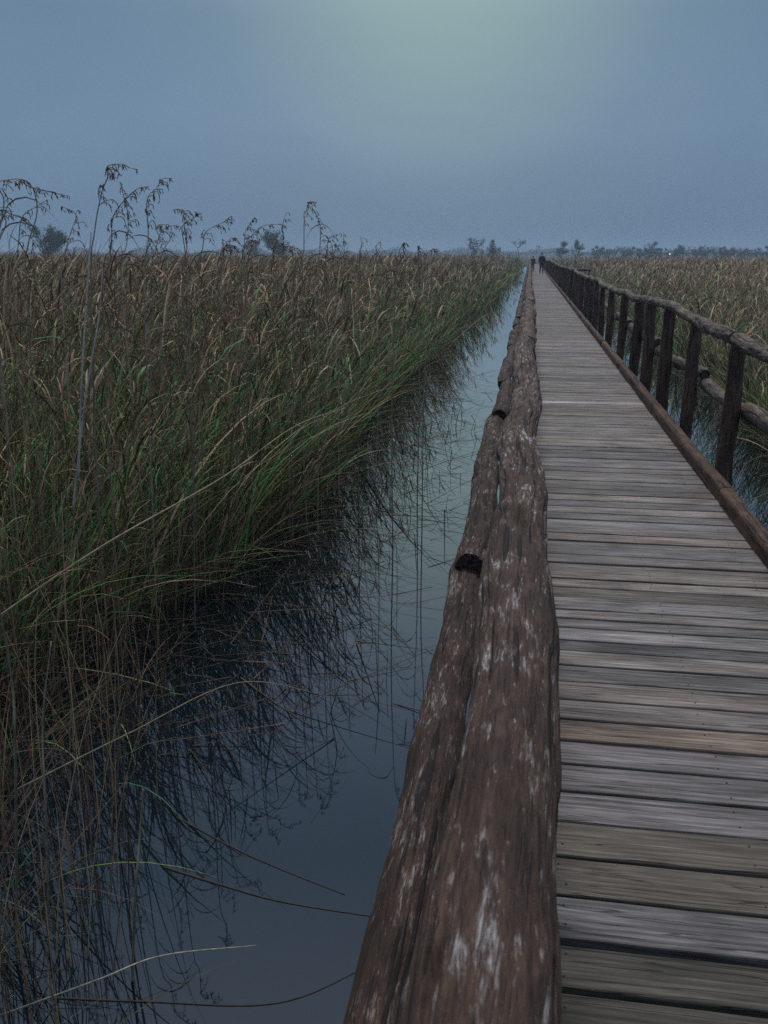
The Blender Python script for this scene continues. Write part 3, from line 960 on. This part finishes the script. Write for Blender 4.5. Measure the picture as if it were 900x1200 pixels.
lone_stalk('reed_stalk', [on_water(0, 1190, .02), P3(110, 1150, 1.7), P3(190, 1120, 1.8), P3(300, 1108, 1.95)], .0030, (.30, .28, .22), 'pale bent stalk arching low over the water along the bottom edge', 'reed', 0)
lone_stalk('reed_stalk', [P3(20, 925, 2.3), P3(150, 860, 2.5), P3(280, 800, 2.8), P3(395, 818, 2.85)], .0030, (.18, .16, .11), 'thin stalk drooping to the right over the water in mid height', 'reed', 0)
# broken stems lying on the water
FL = [([(192, 1020), (260, 1040), (330, 1055), (450, 1075)], .0045, 'longest dark broken stem, floating across the channel near the lower rail'),
      ([(205, 960), (290, 1005), (400, 1045)], .0040, 'dark broken stem floating just above the longest one'),
      ([(330, 795), (370, 812), (420, 818)], .0032, 'short floating stem in the middle of the channel by the reeds'),
      ([(380, 690), (440, 700), (505, 690)], .0032, 'floating stem lying across the water short of the rail joint'),
      ([(470, 560), (520, 545), (560, 530)], .0034, 'floating stem reaching from the reeds towards the second rail joint'),
      ([(425, 600), (480, 602), (540, 603)], .0036, 'straight floating stem below the overhanging fringe'),
      ([(60, 1172), (170, 1176), (330, 1172), (440, 1130)], .0036, 'curved floating stem along the bottom of the picture')]
for px, r, lab in FL:
    pts = [on_water(a + random.uniform(-4, 4), b2 + random.uniform(-4, 4)) for a, b2 in px]
    r *= 1.25
    lone_stalk('floating_stem', pts, r, (.036, .028, .022), lab, 'reed stem', 0, 'broken stems on the water')
# many thin stems rising out of the water or fallen into it: uncountable
BF = Blades()
n = 330
t = rng.uniform(0, 1, n)
yv = 3.6 + 15 * t ** 1.3; xv = edge(yv, -1) + rng.uniform(-.1, 1.6, n) * rng.uniform(.3, 1, n)
BF.add(np.stack([xv, yv, np.full(n, WATER_Z + .004)], 1), rng.uniform(.2, 1.0, n), rng.normal(-.1, .7, n), rng.uniform(1.15, 1.56, n), rng.uniform(-.1, .08, n),
       rng.uniform(.004, .008, n) * (1 + yv / 11), pick(BROWN, n) * .7, 6, 1.2, True, False)
n = 190
t = rng.uniform(0, 1, n)
yv = 3.6 + 14 * t ** 1.4; xv = edge(yv, -1) + np.abs(rng.normal(0.25, .45, n))
BF.add(np.stack([xv, yv, np.full(n, WATER_Z - .1)], 1), rng.uniform(.15, .7, n), rng.uniform(0, 6.28, n), np.abs(rng.normal(0, .25, n)), rng.uniform(0, 1.6, n),
       rng.uniform(.003, .005, n) * (1 + yv / 14), pick(BROWN, n) * .8, 6, 1.6, True, False)
n = 60
yv = rng.uniform(6, 18, n); xv = edge(yv, 1) - rng.uniform(-.1, .8, n)
BF.add(np.stack([xv, yv, np.full(n, WATER_Z + .004)], 1), rng.uniform(.2, .9, n), rng.uniform(0, 6.28, n), rng.uniform(1.1, 1.56, n), rng.uniform(-.1, .08, n),
       rng.uniform(.004, .008, n), pick(BROWN, n) * .7, 5, 1.2, True, False)
n = 150
yv = 3.6 + 13 * rng.uniform(0, 1, n) ** 1.3; xv = rng.uniform(-1.75, -.45, n)
BF.add(np.stack([xv, yv, np.full(n, WATER_Z + .002)], 1), rng.uniform(.12, .7, n), rng.uniform(0, 6.28, n), rng.uniform(1.35, 1.57, n), rng.uniform(-.06, .04, n),
       rng.uniform(.004, .007, n) * (1 + yv / 12), pick(BROWN, n) * .6, 6, 1.2, True, False)
n = 90
yv = 3.8 + 10 * rng.uniform(0, 1, n) ** 1.3; xv = rng.uniform(-1.7, -.7, n)
BF.add(np.stack([xv, yv, np.full(n, WATER_Z - .1)], 1), rng.uniform(.2, .65, n), rng.uniform(0, 6.28, n), np.abs(rng.normal(0, .3, n)), rng.uniform(0, 1.2, n),
       rng.uniform(.003, .005, n) * (1 + yv / 14), pick(BROWN, n) * .7, 6, 1.6, True, False)
BF.build('fallen_reeds', 'thin dark fallen reeds scattered in the shallow water along both channels', 'reeds')

# ------------------------------------------------------------------ far trees
def tree_meshes(seed, h, spread, kind):
    """Trunk with limbs, and a crown of many small leaf faces in uneven clumps."""
    rd = random.Random(seed); nr = np.random.default_rng(seed)
    tr = MB(); tips = []

    def limb(p, d, ln, r, lvl):
        pts = [p]; q = p.copy(); dd = d.copy()
        for k in range(4):
            dd = dd + np.array([rd.uniform(-.16, .16), rd.uniform(-.16, .16), rd.uniform(-.03, .10)]); dd /= np.linalg.norm(dd)
            q = q + dd * ln / 4; pts.append(q.copy())
        tube(tr, pts, np.linspace(r, r * .45, 5), 5)
        if lvl >= 2:
            tips.append(pts[-1]); tips.append(pts[2]); return
        for k in range(rd.randint(3, 5)):
            a = rd.uniform(0, 6.28); i = rd.randint(2, 4) if lvl else rd.randint(1, 4)
            e = rd.uniform(.5, 1.05) * spread
            nd = dd * math.cos(e) + np.array([math.cos(a), math.sin(a), rd.uniform(-.05, .35)]) * math.sin(e)
            nd /= np.linalg.norm(nd)
            limb(pts[i], nd, ln * rd.uniform(.42, .62), r * .5, lvl + 1)
        tips.append(pts[-1])

    stems = 1 if kind != 'bush' else 4
    for k in range(stems):
        a = rd.uniform(0, 6.28)
        d0 = np.array([math.cos(a) * .45 * (stems > 1), math.sin(a) * .45 * (stems > 1), 1.0]); d0 /= np.linalg.norm(d0)
        limb(np.array([0, 0, 0.0]), d0, h * (.62 if kind != 'cone' else .8), h * .022, 0)
    top = max(v[:, 2].max() for v in tr.v)
    fz = h * 0.95 / top
    tr.v = [v * np.array([fz, fz, fz]) for v in tr.v]; tr.w = tr.v
    cr = MB(); tips = np.array(tips) * fz
    tips = tips[tips[:, 2] > h * (.08 if kind == 'bush' else .18)]
    if kind != 'bare':
        tips = np.concatenate([tips, np.stack([nr.normal(0, h * .16, 26), nr.normal(0, h * .16, 26), h * nr.uniform(.12, .62, 26)], 1)])
    per = 44 if kind != 'bare' else 12
    for tp in tips:
        if rd.random() < .15: continue
        m = int(per * rd.uniform(.5, 1.5))
        c = tp + nr.normal(0, h * .045, (m, 3))
        for q in c:
            a = nr.normal(0, 1, 3); a /= np.linalg.norm(a); b2 = np.cross(a, nr.normal(0, 1, 3)); b2 /= np.linalg.norm(b2) + 1e-9
            sz = h * rd.uniform(.012, .026)
            cr.add([q - a * sz, q + b2 * sz * .6, q + a * sz, q - b2 * sz * .6], [[0, 1, 2, 3]])
    return tr, cr


FAR_Z = -0.66


def make_tree(name, mesh_src, px, dist, label, cat='tree', group=None, scale=1.0, rot=0.0):
    d = ray(px, 297); p = EYE + d * (dist / d[1]); p[2] = FAR_Z
    root = empty(name, tuple(p)); root.rotation_euler[2] = rot; root.scale = (scale, scale, scale)
    tag(root, label, cat, group)
    for src in mesh_src:
        o = src if src.parent is None and not src.get('used') else src.copy()
        if o is not src: COL.objects.link(o)
        o.parent = root; src['used'] = 1
    return root


def proto(seed, h, spread, kind, leaf):
    tr, cr = tree_meshes(seed, h, spread, kind)
    return [tr.build('trunk', M['bark']), cr.build('crown', M[leaf], smooth=False)]


def height_for(py, dist):
    return (296.0 - py) * dist / 1060.0 + EYE[2] - FAR_Z


LONE = [('shrub', 54, 262, 200, 'bush', 'leaf', 1.0, 'lone dark rounded bush on the horizon near the left picture edge'),
        ('shrub', 330, 270, 230, 'bush', 'leaf', 1.1, 'wide bush on the horizon behind the tall reeds, the mid-left one'),
        ('shrub', 296, 280, 330, 'bush', 'leaf', 1.1, 'small low bush just left of the wide mid-left bush'),
        ('bare_tree', 557, 279, 260, 'tree', 'leaf', .9, 'dense dark tree on the horizon, first to the left of where the boardwalk ends'),
        ('bare_tree', 578, 281, 280, 'tree', 'leaf', 1.1, 'looser tree touching the dense dark one left of the boardwalk end'),
        ('bare_tree', 609, 281, 240, 'bare', 'leaf_dry', 1.35, 'nearly bare spreading tree just left of the two walkers'),
        ('far_tree', 656, 283, 330, 'tree', 'leaf', 1.0, 'small rounded tree just right of the boardwalk end'),
        ('far_tree', 677, 281, 330, 'cone', 'leaf', .8, 'thin pointed tree, second to the right of the boardwalk end')]
for i, (nm, px, py, dist, kind, leaf, spr, lab) in enumerate(LONE):
    h = height_for(py, dist)
    make_tree(nm, proto(100 + i, h * (1.0 if kind != 'tree' else 1.0), spr, kind, leaf), px, dist, lab, 'bush' if nm == 'shrub' else 'tree')
PR = [proto(300, 6.5, 1.0, 'tree', 'leaf'), proto(301, 6.5, 1.2, 'bush', 'leaf'), proto(302, 6.5, .9, 'cone', 'leaf'), proto(303, 6.5, 1.3, 'bare', 'leaf_dry')]
px = 698.0; k = 0
tall_px = {795: 283, 845: 287, 740: 288}
while px < 960:
    pk = PR[random.choice([0, 1, 1, 0, 2, 3])]
    dist = random.uniform(340, 420)
    top = random.uniform(287, 292)
    lab = 'one of the small dusky trees of the far tree line on the right horizon'
    if k == 10: top = 284; pk = PR[0]; lab = 'tallest tree of the far tree line, just right of the lit lamp'
    make_tree('far_tree', pk, px, dist, lab, 'tree', 'trees of the far right tree line', height_for(top, dist) / 6.5 * random.uniform(.95, 1.05), random.uniform(0, 6))
    px += random.uniform(4.0, 9.0) if k != 9 else 7.0; k += 1
# the distant woods that close the view: one mass
wood = MB(); nr = np.random.default_rng(5)
for a in np.linspace(-46, 34, 520):
    d = 880 + nr.uniform(-60, 60); hh = nr.uniform(3.0, 6.2) * (1 + .35 * math.sin(a * 1.3) + .2 * math.sin(a * 3.7))
    cx, cy = d * math.sin(R(a)), d * math.cos(R(a))
    m = 60
    q = np.stack([cx + nr.normal(0, 2.4, m), cy + nr.normal(0, 2.4, m), FAR_Z + hh * nr.uniform(0, 1, m) ** .9], 1)
    for p in q:
        u = nr.normal(0, 1, 3); u /= np.linalg.norm(u); w = np.cross(u, nr.normal(0, 1, 3)); w /= np.linalg.norm(w) + 1e-9
        s = nr.uniform(.4, 1.0)
        wood.add([p - u * s, p + w * s, p + u * s, p - w * s], [[0, 1, 2, 3]])
o = wood.build('distant_woods', M['leaf'], smooth=False)
tag(o, 'low blue-grey band of distant woods along the whole horizon', 'woods', None, 'stuff')

# ------------------------------------------------------------------ the far lamp
lp = at_depth(785, 297.6, 250.0)
root = empty('street_lamp', (lp[0], lp[1], FAR_Z)); tag(root, 'small lit lamp glowing on the right horizon below the far tree line', 'lamp')
hgt = lp[2] - FAR_Z
mb = MB(); tube(mb, [(0, 0, 0), (0, 0, hgt * .5), (0, 0, hgt - .16)], [.07, .05, .045], 8); mb.build('pole', M['iron'], root)
mb = MB(); tube(mb, [(0, 0, hgt - .16), (0, 0, hgt - .08), (0, 0, hgt + .08), (0, 0, hgt + .16)], [.06, .13, .13, .05], 10); mb.build('lamp_globe', M['lamp'], root)
mb = MB(); tube(mb, [(0, 0, hgt + .162), (0, 0, hgt + .2), (0, 0, hgt + .26)], [.2, .16, .03], 10); mb.build('cap', M['iron'], root)


# ------------------------------------------------------------------ the two walkers
def skin_mesh(name, verts, edges, radii, material, parent, sub=2):
    me = bpy.data.meshes.new(name); me.from_pydata(verts, edges, [])
    o = bpy.data.objects.new(name, me); COL.objects.link(o)
    md = o.modifiers.new('skin', 'SKIN'); md.use_smooth_shade = True
    for i, r in enumerate(radii):
        me.skin_vertices[0].data[i].radius = r if isinstance(r, tuple) else (r, r)
    me.skin_vertices[0].data[0].use_root = True
    sd = o.modifiers.new('sub', 'SUBSURF'); sd.levels = sub; sd.render_levels = sub
    dg = bpy.context.evaluated_depsgraph_get()
    new = bpy.data.meshes.new_from_object(o.evaluated_get(dg))
    o.modifiers.clear(); o.data = new; bpy.data.meshes.remove(me)
    new.name = name; new.materials.clear(); new.materials.append(material)
    new.polygons.foreach_set('use_smooth', np.ones(len(new.polygons), bool))
    o.parent = parent
    return o


def person(loc, rotz, h, coat, trousers, label, stride=0.26):
    root = empty('person', loc); root.rotation_euler[2] = rotz; tag(root, label, 'person')
    k = h / 1.75
    def q(*p): return tuple(c * k for c in p)
    s = stride
    pel = q(0, 0, .93); wst = q(0, .0, 1.10); ches = q(0, .015, 1.32); nk = q(0, .02, 1.47); hd0 = q(0, .035, 1.57); hd1 = q(0, .045, 1.67); ns = q(0, .13, 1.60)
    hipL, knL, anL, toL = q(-.09, 0, .90), q(-.10, s * .55, .50), q(-.10, s * .85, .09), q(-.11, s * .85 + .16, .035)
    hipR, knR, anR, toR = q(.09, 0, .90), q(.10, s * .05, .49), q(.10, -s * .95, .12), q(.11, -s * .95 + .15, .035)
    shL, elL, wrL, haL = q(-.185, .01, 1.40), q(-.235, -.06, 1.13), q(-.225, .03, .88), q(-.215, .06, .78)
    shR, elR, wrR, haR = q(.185, .01, 1.40), q(.235, -.02, 1.13), q(.23, .13, .91), q(.22, .18, .82)
    V = [pel, wst, ches, nk, hd0, hd1, ns, hipL, knL, anL, toL, hipR, knR, anR, toR, shL, elL, wrL, haL, shR, elR, wrR, haR]
    Ed = [(0, 1), (1, 2), (2, 3), (3, 4), (4, 5), (4, 6), (0, 7), (7, 8), (8, 9), (9, 10), (0, 11), (11, 12), (12, 13), (13, 14), (2, 15), (15, 16), (16, 17), (17, 18), (2, 19), (19, 20), (20, 21), (21, 22)]
    rad = [.12, .11, .12, .055, .085, .085, .02, .08, .055, .04, .035, .08, .055, .04, .035, .05, .042, .03, .035, .05, .042, .03, .035]
    skin_mesh('body', V, Ed, [r * k for r in rad], M['skin'], root)
    skin_mesh('coat', [pel, wst, ches, q(0, .02, 1.44), shL, elL, wrL, shR, elR, wrR, q(0, 0, .80)], [(0, 1), (1, 2), (2, 3), (2, 4), (4, 5), (5, 6), (2, 7), (7, 8), (8, 9), (0, 10)],
              [r * k for r in (.165, .155, .165, .08, .075, .062, .05, .075, .062, .05, .175)], coat, root)
    skin_mesh('trousers', [pel, hipL, knL, anL, hipR, knR, anR], [(0, 1), (1, 2), (2, 3), (0, 4), (4, 5), (5, 6)], [r * k for r in (.13, .10, .075, .062, .10, .075, .062)], trousers, root)
    for a, b2 in ((anL, toL), (anR, toR)):
        skin_mesh('shoe', [(a[0], a[1] - .03, max(a[2] - .04, .045)), b2], [(0, 1)], [.052 * k, .042 * k], M['shoe'], root)
    skin_mesh('hair', [q(0, .005, 1.60), q(0, .02, 1.69), q(0, .06, 1.72)], [(0, 1), (1, 2)], [.085 * k, .088 * k, .07 * k], M['hair'], root)
    return root


pa = at_depth(634.5, 316.5, 80.0)
person((pa[0], 80.0, 0.002), R(4), 1.74, M['coat'], M['jeans'], 'taller walker in dark jacket and blue jeans on the far boardwalk, right of the pair')
pb = at_depth(624.5, 313, 84.0)
person((pb[0], 88.0, 0.002), R(-5), 1.42, M['coat_blue'], M['dark_cloth'], 'shorter walker in dark clothes on the far boardwalk, left of the pair', .2)

# ------------------------------------------------------------------ evening air
HAZE = 0.0008
if HAZE > 0:
    bm = bmesh.new(); bmesh.ops.create_cube(bm, size=1.0)
    me = bpy.data.meshes.new('haze'); bm.to_mesh(me); bm.free()
    o = bpy.data.objects.new('haze', me); COL.objects.link(o)
    o.scale = (2260, 1420, 16.0); o.location = (0, 620, BED_Z - 1 + 8.0)
    o['kind'] = 'stuff'; o['label'] = 'thin bluish evening haze over the whole marsh'
    m = bpy.data.materials.new('evening_haze'); m.use_nodes = True; nt = m.node_tree
    for n_ in list(nt.nodes): nt.nodes.remove(n_)
    out = nt.nodes.new('ShaderNodeOutputMaterial'); pv = nt.nodes.new('ShaderNodeVolumePrincipled')
    pv.inputs['Color'].default_value = (.62, .80, 1.0, 1); pv.inputs['Density'].default_value = HAZE
    nt.links.new(pv.outputs[0], out.inputs['Volume'])
    me.materials.append(m)

# ------------------------------------------------------------------ sky and light: an overcast dusk, the glow high in front
SUN_EL, SUN_AZ = R(62), R(-6)        # azimuth clockwise from +Y
w = bpy.data.worlds.new('World'); S.world = w; w.use_nodes = True
nt = w.node_tree
for n_ in list(nt.nodes): nt.nodes.remove(n_)
out = nt.nodes.new('ShaderNodeOutputWorld'); bg = nt.nodes.new('ShaderNodeBackground')
sky = N(nt, 'ShaderNodeTexSky', sky_type='NISHITA', sun_disc=False, sun_elevation=SUN_EL, sun_rotation=SUN_AZ, air_density=1.0, dust_density=3.0, ozone_density=2.0)
tc = N(nt, 'ShaderNodeTexCoord'); D = tc.outputs['Generated']
sep = N(nt, 'ShaderNodeSeparateXYZ'); L(nt, D, sep.inputs[0])
elev = sep.outputs['Z']
cloud = ramp(nt, elev, [(0.0, (0.72, 1.30, 1.98)), (0.05, (0.80, 1.36, 2.12)), (0.12, (0.92, 1.52, 2.32)), (0.22, (0.84, 1.42, 2.10)), (0.36, (1.75, 2.15, 3.2)), (0.60, (1.10, 1.65, 2.45)), (0.78, (2.4, 3.0, 3.8)), (1.0, (7.4, 7.9, 8.3))])
sd = Vector((math.sin(SUN_AZ) * math.cos(SUN_EL), math.cos(SUN_AZ) * math.cos(SUN_EL), math.sin(SUN_EL)))
GE, GA = R(16), R(-5.5)               # the thin place in the cloud, above the top of the photo
gd = Vector((math.sin(GA) * math.cos(GE), math.cos(GA) * math.cos(GE), math.sin(GE)))
dv = N(nt, 'ShaderNodeVectorMath', operation='DOT_PRODUCT'); L(nt, D, dv.inputs[0]); dv.inputs[1].default_value = gd
glow = ramp(nt, dv.outputs['Value'], [(0.945, g(0)), (0.975, g(0.10)), (0.991, g(0.42)), (1.0, g(0.74))])
cn = noise(nt, scaled(nt, D, (2.2, 2.2, 6.0)), 1.0, 4, 0.55, 0.3)
cl2 = mixc(nt, cloud, (2.15, 3.0, 2.75), glow)
cl2 = mixc(nt, cl2, ramp(nt, cn, [(0.3, g(0.94)), (0.7, g(1.06))]), 1.0, 'MULTIPLY')
fin = mixc(nt, cl2, sky.outputs[0], 0.04)
L(nt, fin, bg.inputs['Color']); bg.inputs['Strength'].default_value = 0.12
L(nt, bg.outputs[0], out.inputs[0])
sun = bpy.data.lights.new('sun', 'SUN'); sun.energy = 1.5; sun.angle = R(14); sun.color = (1.0, 0.95, 0.88)
so = bpy.data.objects.new('sun', sun); COL.objects.link(so)
so.rotation_euler = (-sd).to_track_quat('-Z', 'Y').to_euler()

# ------------------------------------------------------------------ camera
cam = bpy.data.cameras.new('camera'); co = bpy.data.objects.new('camera', cam); COL.objects.link(co)
cam.sensor_fit = 'VERTICAL'; cam.sensor_height = 36.0; cam.lens = 36.0 * FPX / 1200.0
cam.clip_start = 0.05; cam.clip_end = 5000
right, down, fwd = CM[:, 0], CM[:, 1], CM[:, 2]
co.matrix_world = Matrix(((right[0], -down[0], -fwd[0], EYE[0]), (right[1], -down[1], -fwd[1], EYE[1]), (right[2], -down[2], -fwd[2], EYE[2]), (0, 0, 0, 1)))
cam.dof.use_dof = True; cam.dof.focus_distance = 3.2; cam.dof.aperture_fstop = 12.0
S.camera = co
S.view_settings.view_transform = 'Standard'; S.view_settings.look = 'None'
S.view_settings.exposure = 0.32; S.view_settings.gamma = 1.0
S.cycles.use_denoising = False
S.cycles.max_bounces = 6; S.cycles.diffuse_bounces = 2; S.cycles.glossy_bounces = 3
S.cycles.use_adaptive_sampling = False
